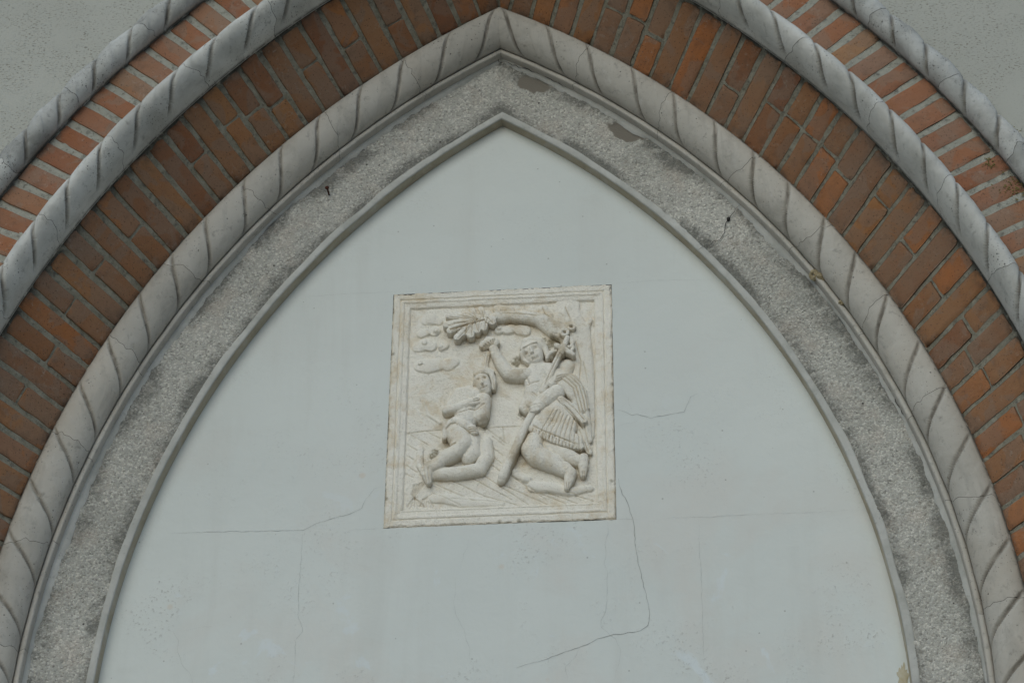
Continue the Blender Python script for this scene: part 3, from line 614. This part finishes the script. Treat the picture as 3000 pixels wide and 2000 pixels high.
# ------------------------------------------------------------------ rope mouldings, built from cast segments
def rope(label, prof, v, t_first, pitch, slant, per, mat, side_first, depth, width, belly, t_low=-0.45, edge=(0, 1)):
    """prof: (d, y) points inside -> outside; v: -1..1 across the roll where grooves run (nan elsewhere)"""
    root = thing('rope_moulding', label, 'moulding', (0, 0, 0), 'rope mouldings round the arch')
    prof = np.asarray(prof, float); v = np.asarray(v, float)
    tang = np.gradient(prof, axis=0); tang /= np.linalg.norm(tang, axis=1)[:, None]
    nrm = np.stack([tang[:, 1], -tang[:, 0]], 1)           # towards the viewer / inside
    ok = ~np.isnan(v); vv = np.where(ok, v, 0)
    ap = t_apex(prof[:, 0])
    for side in (-1, 1):
        first = t_first if side < 0 else side_first
        k0 = int(math.ceil((1.2 - first) / pitch))
        centres = [first + k * pitch for k in range(-40, k0 + 1)]
        cuts = [c + pitch * 0.32 for i, c in enumerate(centres) if i % per == 0 and t_low < c < ap.min() - 0.05]
        cuts = [t_low] + cuts + [1.3]
        if cuts[1] - cuts[0] < 0.05: cuts.pop(1)
        jit = {round(c, 4): rnd.uniform(-0.06, 0.06) * pitch for c in centres}
        dj = {round(c, 4): rnd.uniform(0.7, 1.15) for c in centres}
        for a, b_ in zip(cuts[:-1], cuts[1:]):
            last = b_ >= 1.3
            n = max(8, int((min(b_, ap.max()) - a) * 3.0 / 0.0022))
            s = np.linspace(0, 1, n)[:, None]
            vp = np.cumsum(np.r_[0, np.linalg.norm(np.diff(prof, axis=0), axis=1)])
            def joint(c):                              # ragged joint between two cast pieces
                q3 = np.stack([vp * 1.0, vp * 0 + c * 91.7, vp * 0 + side * 3.3], -1)
                return (0.0045 * vnoise(q3, 22.0) + 0.0022 * vnoise(q3, 70.0) - 0.10 * (vp - vp.mean()) * math.sin(c * 37))[None, :]
            lo = a + (0.00022 + joint(a) if a > t_low else 0)
            hi = ap[None, :] if last else b_ - 0.00022 + joint(b_)
            tt = lo + (hi - lo) * s
            tt = np.minimum(tt, ap[None, :])
            disp = np.zeros(tt.shape); gr = np.zeros(tt.shape)
            ph = tt - 0.5 * slant * vv[None, :]
            near = np.full(tt.shape, 9.0)
            amp = np.ones(tt.shape)
            for c in centres:
                if c < a - 0.15 or c > min(b_, ap.max()) + 0.15: continue
                q = ph - c - jit[round(c, 4)]
                m_ = np.abs(q) < np.abs(near)
                near = np.where(m_, q, near); amp = np.where(m_, dj[round(c, 4)], amp)
            arc = near * (R + prof[None, :, 0])
            arc = arc + 0.0015 * vnoise(np.stack([tt * 60, np.broadcast_to(vv * 3, tt.shape), tt * 0 + side], -1), 1.0)
            gshape = np.exp(-(arc / (width * 0.5)) ** 4)
            fade = np.where(ok, np.clip((1.02 - np.abs(vv)) * 5, 0, 1), 0)[None, :]
            gr = gshape * fade
            u = np.clip(np.abs(near) / (pitch * 0.5), 0, 1)
            swell = belly * (1 - (1 - u) ** 2) * np.where(ok, np.sqrt(np.clip(1 - vv ** 2, 0, 1)), 0)[None, :] + 0.35 * belly * np.clip(near / pitch, -0.5, 0.5) * fade
            disp = swell - depth * amp * gr
            d = prof[None, :, 0] + nrm[None, :, 0] * disp
            y = prof[None, :, 1] + nrm[None, :, 1] * disp
            P = arch_xyz(side, d, y, tt)
            lump = 0.0012 * vnoise(P, 18) + 0.0006 * vnoise(P, 60)
            P[..., 1] += lump; P[..., 0] += lump * 0.5 * side
            eg = np.zeros(tt.shape)
            for j in edge:
                eg = np.maximum(eg, np.clip(1 - np.abs(vp - vp[-1] * j)[None, :] / 0.013 + 0 * tt, 0, 1))
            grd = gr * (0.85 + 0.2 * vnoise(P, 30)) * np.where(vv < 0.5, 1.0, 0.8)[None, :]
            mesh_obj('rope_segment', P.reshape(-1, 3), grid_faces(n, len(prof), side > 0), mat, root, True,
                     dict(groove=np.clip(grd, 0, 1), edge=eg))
        # dark backing added to stop skylight leaking through the joints
        ct = np.linspace(t_low, 1, 160)[:, None]
        ct = np.where(ct > 0, ct * ap[None, :], ct)
        cd, cy = prof[:, 0] - nrm[:, 0] * 0.012, prof[:, 1] - nrm[:, 1] * 0.012
        mesh_obj('joint_light_block', arch_xyz(side, cd[None, :], cy[None, :], ct).reshape(-1, 3), grid_faces(160, len(prof), side > 0), M['dark'], root)
        # plain lower jamb
        lt = np.linspace(-Z0 / R, t_low, 6)[:, None] + 0 * prof[None, :, 0]
        mesh_obj('rope_shaft', arch_xyz(side, prof[None, :, 0], prof[None, :, 1], lt).reshape(-1, 3), grid_faces(6, len(prof), side > 0), mat, root)
    return root

def ell(cd, cy, a, b, th):
    return [(cd + a * math.cos(q), cy + b * math.sin(q)) for q in th]

# inner moulding: small fillet, cove, then a big grooved roll
N = 36
P0, P1 = np.array((0.235, -0.040)), np.array((0.348, -0.112))
mid, uu = (P0 + P1) / 2, (P1 - P0) / 2
nn = np.array((uu[1], -uu[0])); nn = nn / np.linalg.norm(nn)
th = np.linspace(0, math.pi, N)
roll = [tuple(mid - uu * math.cos(q) + nn * 0.052 * math.sin(q)) for q in th]
pre = [(0.2085, -0.012), (0.2085, -0.034), (0.209, -0.052), (0.2105, -0.0555), (0.214, -0.057), (0.221, -0.0565), (0.226, -0.053), (0.230, -0.045)]
profA = pre + roll
vA = [np.nan] * len(pre) + list(np.linspace(-1, 1, N) / 0.86)
rope('innermost off-white rope moulding of the arch, next to the pebble-dash band', profA, vA, 0.550, 0.0612, 0.052, 2, M['rope_in'], 0.557, 0.008, 0.0145, 0.004, edge=(0.985,))

def prof_B():
    # from the brick reveal round the front to the outer brick ring
    q = np.linspace(-0.75, math.pi + 0.45, 42)
    return [(0.5715 - 0.0405 * math.cos(k), -0.398 - 0.0856 * math.sin(k)) for k in q], (q - math.pi / 2) / (math.pi / 2 + 0.1)
pB, vB = prof_B()
rope('middle grey rope moulding between the brick reveal and outer brick ring', pB, vB, 0.592, 0.0558, 0.062, 2, M['rope_mid'], 0.579, 0.0085, 0.0175, 0.0032, edge=(0.055, 0.865))
def prof_C():
    q = np.linspace(-0.35, math.pi + 0.35, 34)
    return [(0.823 - 0.041 * math.cos(k), -0.4285 - 0.044 * math.sin(k)) for k in q], (q - math.pi / 2) / (math.pi / 2)
pC, vC = prof_C()
rope('outermost weathered rope moulding against the stucco wall', pC, vC, 0.615, 0.0495, 0.040, 2, M['rope_out'], 0.567, 0.010, 0.0165, 0.010, edge=(0.05, 0.955))

# ------------------------------------------------------------------ bricks
def brick_mesh(name, corner, mat, parent, side, nrm_off, back, ends=(0, 0)):
    """corner(u, w) -> (d, y, t) on the wall surface; a chipped, slightly pillowed brick"""
    nu, nw = 6, 8
    us = np.array([0.0, 0.05, 0.3, 0.7, 0.95, 1.0]); ws = np.array([0.0, 0.03, 0.15, 0.38, 0.62, 0.85, 0.97, 1.0])
    k = rnd.random() * 50
    V = []
    tilt = rnd.uniform(-0.0015, 0.0015); lift = rnd.uniform(-0.0007, 0.002)
    for i, u in enumerate(us):
        for j, w in enumerate(ws):
            ju = rnd.uniform(-0.03, 0.03) if i in (0, 1, nu - 2, nu - 1) else 0
            jw = rnd.uniform(-0.012, 0.012) if j in (0, 1, nw - 2, nw - 1) else 0
            if i in (0, nu - 1) and j in (0, nw - 1):        # worn corners
                ju += (0.10 if i == 0 else -0.10) * rnd.uniform(0.2, 1.3); jw += (0.025 if j == 0 else -0.025) * rnd.uniform(0.2, 1.3)
            d, y, t = corner(u + ju, w + jw)
            h = lift + tilt * (u - 0.5) * 2 + (0.0010 if 0 < i < nu - 1 and 0 < j < nw - 1 else -0.0006) + rnd.uniform(-0.0006, 0.0006)
            V.append(arch_xyz(side, d + nrm_off[0] * h, y + nrm_off[1] * h, t))
    F = [tuple(f) for f in grid_faces(nu, nw, side > 0)]
    ring = [(i, 0) for i in range(nu)] + [(nu - 1, j) for j in range(1, nw)] + [(i, nw - 1) for i in range(nu - 2, -1, -1)] + [(0, j) for j in range(nw - 2, 0, -1)]
    b0 = len(V)
    for (i, j) in ring:
        d, y, t = corner(us[i], ws[j])
        V.append(arch_xyz(side, d - nrm_off[0] * back, y - nrm_off[1] * back, t))
    n = len(ring)
    for q in range(n):
        i, j = ring[q]; i2, j2 = ring[(q + 1) % n]
        F.append((i * nw + j, i2 * nw + j2, b0 + (q + 1) % n, b0 + q))
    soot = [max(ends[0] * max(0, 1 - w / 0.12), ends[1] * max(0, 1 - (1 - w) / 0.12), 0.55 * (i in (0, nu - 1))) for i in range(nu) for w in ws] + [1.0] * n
    return mesh_obj(name, np.array(V), F, mat, parent, True, dict(edge=soot))

# outer ring: headers facing the street
ring = thing('outer_brick_ring', 'narrow ring of red-brown bricks between the two outer rope mouldings', 'brick arch', (0, -0.41, 0))
sweep('mortar_bed', [(0.596, -0.4142), (0.612, -0.4142), (0.622, -0.4142), (0.66, -0.4142), (0.73, -0.4142), (0.772, -0.4142), (0.783, -0.4142), (0.80, -0.4142)], M['mortar_face'], ring, 0.005, wob=0.0019, wscale=60, soot=[1, 0.8, 0, 0, 0, 0, 1, 1])
for side, first in ((-1, 0.8013), (1, 0.7179)):
    pitch = 0.0272
    k0 = int((first - 1.16) / pitch) - 1
    for k in range(k0, 50):
        tj = first - k * pitch
        ta, tb = tj - pitch, tj
        if ta < -0.44 or tb > 1.14: continue
        jt = rnd.uniform(0.0030, 0.0044); off = rnd.uniform(-0.0008, 0.0008)
        ta += jt + off; tb -= jt - off
        d0 = 0.609 + rnd.uniform(-0.008, 0.004); d1 = 0.781 + rnd.uniform(-0.006, 0.008)
        tc = (ta + tb) / 2; hw = (tb - ta) / 2
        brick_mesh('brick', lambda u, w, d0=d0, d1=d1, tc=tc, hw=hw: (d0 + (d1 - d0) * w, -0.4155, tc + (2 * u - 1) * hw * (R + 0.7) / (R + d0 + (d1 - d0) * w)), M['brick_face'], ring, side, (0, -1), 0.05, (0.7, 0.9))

# splayed reveal: long bricks and pairs of half bricks
rev = thing('brick_reveal', 'broad splayed band of brown bricks between inner and middle rope mouldings', 'brick arch', (0, -0.11, 0))
A0, A1 = np.array((0.338, -0.100)), np.array((0.545, -0.352))
tg = (A1 - A0) / np.linalg.norm(A1 - A0); nv = (tg[1], -tg[0])
nv = (float(nv[0]), float(nv[1]))
bed = [tuple(A0 + (A1 - A0) * q - np.array(nv) * 0.0014) for q in [-0.02, 0.015, 0.04, 0.07, 0.15, 0.25, 0.35, 0.45, 0.55, 0.65, 0.75, 0.86, 0.92, 0.96, 1.02]]
sweep('mortar_bed', bed, M['mortar_reveal'], rev, 0.005, wob=0.0023, wscale=55, soot=[1, 1, 0.7, 0, 0, 0, 0, 0, 0, 0, 0, 0.1, 0.6, 1, 1])
for side, first, pitch in ((-1, 0.5785, 0.02775), (1, 0.5538, 0.0282)):
    prev_split = 0.5
    for k in range(-21, 38):
        tj = first - k * pitch
        ta, tb = tj - pitch, tj
        if ta < -0.44 or ta > 1.095: continue
        jt = rnd.uniform(0.0018, 0.0030) if side > 0 else rnd.uniform(0.0022, 0.0036)
        off = rnd.uniform(-0.0006, 0.0006)
        ta += jt + off; tb -= jt - off
        w0, w1 = 0.035 + rnd.uniform(-0.01, 0.01), 0.955 + rnd.uniform(-0.02, 0.015)
        if k % 2 == 0 and rnd.random() < 0.85 or rnd.random() < 0.25:
            sp = rnd.uniform(0.40, 0.60); j = rnd.uniform(0.008, 0.02)
            spans = [(w0, sp - j), (sp + j, w1)]
        else:
            spans = [(w0, w1)]
        for wa, wb in spans:
            def corner(u, w, wa=wa, wb=wb, ta=ta, tb=tb):
                q = wa + (wb - wa) * w
                d, y = A0 + (A1 - A0) * q
                shrink = (R + 0.40) / (R + d)                  # bricks keep their thickness, joints open outwards
                tc = (ta + tb) / 2; t = tc + (u - 0.5) * (tb - ta) * shrink
                return d, y, min(t, float(t_apex(d)) - 0.0022)
            if corner(1, 0.5)[2] - corner(0, 0.5)[2] < 0.006: continue
            brick_mesh('brick', corner, M['brick_reveal'], rev, side, nv, 0.05, (1.0 if wa < 0.1 else 0, 1.0 if wb > 0.9 else 0))

# ------------------------------------------------------------------ carved stone panel
YB = 0.048
OCHRE = [(-230, -219, 24, 36), (44, 97, 36, 18), (185, 283, 42, 24), (196, 172, 21, 30), (-191, -74, 24, 18), (46, -184, 18, 48), (-51, -68, 15, 30), (163, 219, 36, 24), (54, 154, 24, 24), (211, -13, 30, 15), (9, 339, 30, 15), (262, -200, 18, 18), (-178, -142, 30, 18), (88, -31, 18, 24)]
DARK_SPOTS = [(165, 227, 28, 24), (54, 159, 22, 20), (146, 183, 14, 22), (-210, -169, 16, 22), (-53, -70, 14, 22), (258, -271, 10, 12), (-27, 52, 10, 20), (70, -35, 12, 20)]  # dark ragged patches on the panel, left off the highest carving
FLAT = dict(leaf_spray=0.3, cape=0.55, tunic=0.45, shell=0.5, tree=0.7)
def seg_field(X, Zg, chain, flat=0.85):
    """height of a chain of tapered round-topped capsules; -99 outside"""
    H = np.full(X.shape, -99.0)
    for (x0, z0, r0, h0), (x1, z1, r1, h1) in zip(chain[:-1], chain[1:]):
        dx, dz = x1 - x0, z1 - z0
        L2 = dx * dx + dz * dz + 1e-6
        t = np.clip(((X - x0) * dx + (Zg - z0) * dz) / L2, 0, 1)
        d = np.hypot(X - x0 - t * dx, Zg - z0 - t * dz)
        r = r0 + (r1 - r0) * t; top = h0 + (h1 - h0) * t
        q = np.clip(1 - (d / r) ** 2, 0, 1)
        rd = np.minimum(r * flat, top * 0.8)
        H = np.maximum(H, np.where(d < r, top - rd * (1 - np.sqrt(q)), -99))
    return H
def ochre_spots(X, Zg, p3):
    s = np.zeros(X.shape)
    for x, z, rx, rz in OCHRE:
        q = np.hypot((X - x) / rx, (Zg - z) / rz) + 0.5 * vnoise(p3, 0.05) + 0.35 * vnoise(p3, 0.2)
        s = np.maximum(s, np.clip((1.2 - q) * 0.9, 0, 0.75))
    return s
def line_field(X, Zg, pts, w):
    D = np.full(X.shape, 1e9)
    for (x0, z0), (x1, z1) in zip(pts[:-1], pts[1:]):
        dx, dz = x1 - x0, z1 - z0
        t = np.clip(((X - x0) * dx + (Zg - z0) * dz) / (dx * dx + dz * dz + 1e-6), 0, 1)
        D = np.minimum(D, np.hypot(X - x0 - t * dx, Zg - z0 - t * dz))
    return np.exp(-(D / (w * 0.62)) ** 2)

panel = thing('relief_panel', 'rectangular carved cream stone relief of two figures set in the white wall', 'relief', (PCX, 0.036, PCZ - PHH))
def slab():
    nx, nz = 400, 480
    xs = np.linspace(-PHW, PHW, nx) * 1000; zs = np.linspace(-PHH, PHH, nz) * 1000
    X, Zg = np.meshgrid(xs, zs, indexing='ij')
    p3 = np.stack([X, X * 0, Zg], -1)
    e = np.minimum(PHW * 1000 - np.abs(X), PHH * 1000 - np.abs(Zg)) + 1.0 * vnoise(p3, 0.03)
    H = np.interp(e, [0, 3, 22, 24, 26, 28, 36, 39, 43, 54, 56, 58, 62], [10.5, 12, 12, 7.5, 7.5, 12.3, 12, 8.5, 8.5, 6.5, 1.0, -1.5, 0])
    bot = (Zg < -PHH * 1000 + 75) & (np.abs(X) < PHW * 1000 - 50)
    eb = Zg + PHH * 1000
    H = np.where(bot & (eb > 52) & (eb < 62), np.interp(eb, [52, 55, 57, 62], [6, 8.5, 8.5, 1]), H)
    H = H + 0.8 * vnoise(p3, 0.05) + 0.6 * vnoise(p3, 0.16) + 0.5 * vnoise(p3, 0.35)
    inside = np.clip((e - 58) / 4, 0, 1)
    for ch in MOUNDS: H = np.maximum(H, seg_field(X, Zg, ch) * inside)
    for ch in CLOUDS: H = np.maximum(H, seg_field(X, Zg, [(a, b_, c, h * 1.7) for a, b_, c, h in ch], 0.25) * inside)
    for w, d, pts in INCISED: H = H - d * line_field(X, Zg, pts, w) * inside
    H = H - 5 * np.clip(0.35 - (e + 6 * vnoise(p3, 0.022) + 3.5 * vnoise(p3, 0.09) + 2 * vnoise(p3, 0.22)) / 6.0, 0, 1)
    jx = 0.9 * vnoise(p3, 0.03) + 0.6 * vnoise(p3, 0.1) + 0.6 * vnoise(p3, 0.3)
    wgt = np.clip(1 - e / 8, 0, 1)
    XX = X + jx * wgt * (np.abs(X) > PHW * 1000 - 9); ZZ = Zg + jx * wgt * (np.abs(Zg) > PHH * 1000 - 9)
    P = np.stack([PCX + XX / 1000, YB - H / 1000, PCZ + ZZ / 1000], -1)
    V = P.reshape(-1, 3); F = grid_faces(nx, nz, True)
    # sides of the slab
    idx = np.arange(nx * nz).reshape(nx, nz)
    loop = np.concatenate([idx[:, 0], idx[-1, 1:], idx[::-1, -1][1:], idx[0, ::-1][1:-1]])
    back = V[loop].copy(); back[:, 1] = YB + 0.05
    n = len(loop); b0 = len(V)
    S = np.stack([loop, np.roll(loop, -1), b0 + np.roll(np.arange(n), -1), b0 + np.arange(n)], 1)
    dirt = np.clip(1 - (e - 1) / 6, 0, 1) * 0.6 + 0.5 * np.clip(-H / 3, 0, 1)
    dirt = np.maximum(dirt, ochre_spots(X, Zg, p3))
    dspot = np.zeros(X.shape)
    for x, z, rx, rz in DARK_SPOTS:
        q = np.hypot((X - x) / rx, (Zg - z) / rz) + 0.45 * vnoise(p3, 0.08) + 0.25 * vnoise(p3, 0.25)
        dspot = np.maximum(dspot, np.clip((1.05 - q) * 2.5, 0, 1))
    for x, z in ((0, -425), (-352, -330), (345, -300), (60, -424), (-350, 200), (352, 50)):
        dspot = np.maximum(dspot, np.clip(1 - np.hypot(X - x, Zg - z) / 9, 0, 1))
    mesh_obj('framed_slab', np.concatenate([V, back]), np.concatenate([F, S]), M['relief'], panel, True, dict(dirt=np.r_[dirt.ravel(), np.ones(n)], dark_spots=np.r_[dspot.ravel(), np.zeros(n)]))
slab()
made = {}
def carve(name, parent, label=None):
    dat = RELIEF[name]
    pts = np.array([q for c in dat['caps'] for q in c], float)
    x0, x1 = (pts[:, 0] - pts[:, 2]).min() - 4, (pts[:, 0] + pts[:, 2]).max() + 4
    z0, z1 = (pts[:, 1] - pts[:, 2]).min() - 4, (pts[:, 1] + pts[:, 2]).max() + 4
    lim = PHW * 1000 - 52
    x0, x1 = max(x0, -lim), min(x1, lim); z0, z1 = max(z0, -PHH * 1000 + 60), min(z1, PHH * 1000 - 54)
    st = 1.4
    nx, nz = int((x1 - x0) / st) + 2, int((z1 - z0) / st) + 2
    X, Zg = np.meshgrid(np.linspace(x0, x1, nx), np.linspace(z0, z1, nz), indexing='ij')
    p3 = np.stack([X, X * 0 + len(name), Zg], -1)
    Xw = X + 0.8 * vnoise(p3, 0.09); Zw = Zg + 0.8 * vnoise(p3 + 40, 0.09)
    k = 1.1
    acc = np.zeros(X.shape)
    for ch in dat['caps']: acc += np.exp(np.clip(seg_field(Xw, Zw, ch, FLAT.get(name, 0.85)), -60, 70) / k)
    H = k * np.log(acc + 1e-30); out = H < -8
    top = H.copy()
    for x, z, r, d in dat['dent']: H = H - d * np.exp(-(((X - x) ** 2 + (Zg - z) ** 2) / (r * r)))
    for w, d, pl in dat['line']: H = H - d * line_field(X, Zg, pl, w)
    H = H + 0.5 * vnoise(p3, 0.07) + 0.6 * vnoise(p3, 0.25) + 0.4 * vnoise(p3, 0.5)
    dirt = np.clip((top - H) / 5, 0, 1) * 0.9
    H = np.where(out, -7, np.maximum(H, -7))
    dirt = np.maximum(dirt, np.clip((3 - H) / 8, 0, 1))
    P = np.stack([PCX + X / 1000, YB - H / 1000, PCZ + Zg / 1000], -1).reshape(-1, 3)
    F = grid_faces(nx, nz, True)
    keep = (H.ravel()[F] > -6).any(1)
    F = F[keep]
    used = np.unique(F); mp = np.full(nx * nz, -1); mp[used] = np.arange(len(used))
    dirt = np.maximum(dirt, ochre_spots(X, Zg, p3))
    dspot = np.zeros(X.shape)
    for x, z, rx, rz in DARK_SPOTS:
        q = np.hypot((X - x) / rx, (Zg - z) / rz) + 0.45 * vnoise(p3, 0.08) + 0.25 * vnoise(p3, 0.25)
        dspot = np.maximum(dspot, np.clip((1.0 - q) * 2.5, 0, 1) * np.clip((26 - H) / 14, 0, 1))
    o = mesh_obj(name, P[used], mp[F], M['relief'], None, True, dict(dirt=dirt.ravel()[used], dark_spots=dspot.ravel()[used]))
    o.parent = parent
    o.matrix_parent_inverse = Matrix.Translation(panel.location).inverted() if parent is panel else Matrix.Identity(4)
    if label: o['label'] = label
    made[name] = o
    return o
for n_, par, lab in (('tree', None, 'carved tree trunk with a branch reaching left'), ('leaf_spray', 'tree', 'carved spray of lobed oak leaves'),
                     ('kneeling_figure', None, 'carved kneeling figure with crossed arms'), ('loincloth', 'kneeling_figure', 'carved loincloth at the hips'),
                     ('standing_figure', None, 'carved bearded figure on one knee raising a shell'), ('tunic', 'standing_figure', 'carved pleated tunic with fringed hem'),
                     ('cape', 'standing_figure', 'carved folded cape over the arm'), ('staff', None, 'carved long staff with a cross at its top'),
                     ('ribbon', 'staff', 'carved looped ribbon'), ('shell', None, 'carved ribbed scallop shell'), ('water_stream', None, 'carved stream of water under the shell')):
    o_ = carve(n_, panel if par is None else made[par], lab)

# ------------------------------------------------------------------ small things on the wall
def lathe(name, rings, loc, mat, parent=None, seg=14, axis=Vector((0, -1, 0))):
    q = axis.to_track_quat('Z', 'Y')
    V, F = [], []
    for (h, r) in rings:
        for k in range(seg):
            a = 2 * math.pi * k / seg
            v = q @ Vector((r * math.cos(a), r * math.sin(a), h))
            V.append((loc[0] + v.x, loc[1] + v.y, loc[2] + v.z))
    for i in range(len(rings) - 1):
        for k in range(seg):
            F.append((i * seg + k, i * seg + (k + 1) % seg, (i + 1) * seg + (k + 1) % seg, (i + 1) * seg + k))
    return mesh_obj(name, V, F, mat, parent)
nail = thing('nail', 'rusty iron nail sticking out of the pebble-dash band, left side', 'nail', (-0.577, -0.014, 1.895 + Z0))
nl = (-0.577, -0.010, 1.895 + Z0)
lathe('shank', [(-0.01, 0.0030), (0.040, 0.0032)], nl, M['rust'], nail, axis=Vector((-0.02, -1, 0.02)))
lathe('head', [(0.0385, 0.0001), (0.0385, 0.0068), (0.0405, 0.0072), (0.0425, 0.006), (0.043, 0.0001)], nl, M['rust'], nail, axis=Vector((-0.02, -1, 0.02)))
bolt = lathe('bolt_stub', [(-0.008, 0.0055), (0.006, 0.0055), (0.008, 0.0062), (0.012, 0.0058), (0.014, 0.003), (0.0142, 0.0001)], (0.750, -0.013, 1.706 + Z0), M['dark'])
tag(bolt, 'small black iron stub in the crack of the pebble-dash band, right side', 'bolt')

def lump(name, loc, size, mat, seed, mouth=False, squash=(1, 1, 1), parent=None):
    n, mseg = 22, 34
    V = []
    for i in range(n + 1):
        for j in range(mseg):
            a, b_ = math.pi * i / n, 2 * math.pi * j / mseg
            V.append((math.sin(a) * math.cos(b_), -math.cos(a), math.sin(a) * math.sin(b_)))
    V = np.array(V)
    k = 1 + 0.22 * vnoise(V + seed, 1.6) + 0.13 * vnoise(V + seed, 4.5) + 0.07 * vnoise(V + seed, 10)
    if mouth:
        c = np.array((-0.45, -0.75, -0.45)); c /= np.linalg.norm(c)
        ang = np.arccos(np.clip(V @ c, -1, 1)); k = k - 0.75 * np.exp(-(ang / 0.28) ** 4)
    V = V * k[:, None] * np.array(squash) * size + np.array(loc)
    F = [(i * mseg + j, i * mseg + (j + 1) % mseg, (i + 1) * mseg + (j + 1) % mseg, (i + 1) * mseg + j) for i in range(n) for j in range(mseg)]
    return mesh_obj(name, V, F, mat, parent)
ns = thing('mud_nest', 'larger tan mud wasp nest with a dark hole, under the inner rope moulding', 'nest', (1.021, -0.05, 1.444 + Z0), 'mud nests under the inner moulding')
lump('nest_cell', (1.012, -0.048, 1.451 + Z0), 0.017, M['mud'], 3, True, (1, 0.9, 1.15), ns)
lump('nest_cell', (1.031, -0.052, 1.439 + Z0), 0.014, M['mud'], 9, False, (1.15, 0.9, 1), ns)
n2 = lump('mud_nest', (1.088, -0.056, 1.334 + Z0), 0.0095, M['mud'], 17, True, (1, 0.8, 1.2))
tag(n2, 'smaller tan mud wasp nest lower on the right side moulding', 'nest', 'mud nests under the inner moulding')

def moss(label, centre, spread, n, normal, seed):
    r = random.Random(seed)
    V, F = [], []
    c = Vector(centre); nrm = Vector(normal).normalized()
    a = nrm.orthogonal().normalized(); b_ = nrm.cross(a)
    for _ in range(n):
        q = c + a * r.gauss(0, spread[0]) + b_ * r.gauss(0, spread[1])
        s = r.uniform(0.0012, 0.0034); base = len(V)
        for i in range(4):
            for j in range(7):
                al = math.pi * 0.5 * i / 3; be = 2 * math.pi * j / 7
                v = (a * math.cos(be) + b_ * math.sin(be)) * math.cos(al) * s * r.uniform(0.7, 1.2) + nrm * math.sin(al) * s * 0.3
                V.append(tuple(q + v))
        for i in range(3):
            for j in range(7): F.append((base + i * 7 + j, base + i * 7 + (j + 1) % 7, base + (i + 1) * 7 + (j + 1) % 7, base + (i + 1) * 7 + j))
    o = mesh_obj('moss_patch', V, F, M['moss'])
    o['kind'] = 'stuff'
    tag(o, label, 'moss', 'moss on the right of the arch')
moss('yellow-brown moss on the outermost rope moulding at the right edge', (1.612, -0.462, 1.668 + Z0), (0.012, 0.018), 60, (0.1, -0.9, 0.4), 1)
moss('yellow-brown moss speckling one brick face near the right edge', (1.546, -0.4195, 1.58 + Z0), (0.012, 0.014), 26, (0, -1, 0), 2)
moss('largest yellow-brown moss patch on the outer bricks at the right edge', (1.612, -0.4195, 1.482 + Z0), (0.022, 0.024), 90, (0, -1, 0), 3)
moss('small dark moss tuft in a groove of the outermost moulding, top right', (1.262, -0.471, 2.158 + Z0), (0.005, 0.012), 22, (0, -1, 0.2), 4)

def flake():
    r = random.Random(11)
    V, F = [], []
    n = 40
    c = Vector((1.178, TY - 0.002, 0.095 + Z0))
    V.append((c.x, c.y - 0.003, c.z))
    for i in range(n):
        a = 2 * math.pi * i / n
        k = 1 + 0.3 * r.uniform(-1, 1)
        V.append((c.x + 0.015 * k * math.cos(a), c.y + r.uniform(0, 0.001), c.z + 0.04 * k * math.sin(a)))
    for i in range(n): F.append((0, 1 + i, 1 + (i + 1) % n))
    tag(mesh_obj('paint_flake', V, F, M['stain']), 'ochre flaking patch at the bottom right edge of the white wall', 'paint flake')
flake()
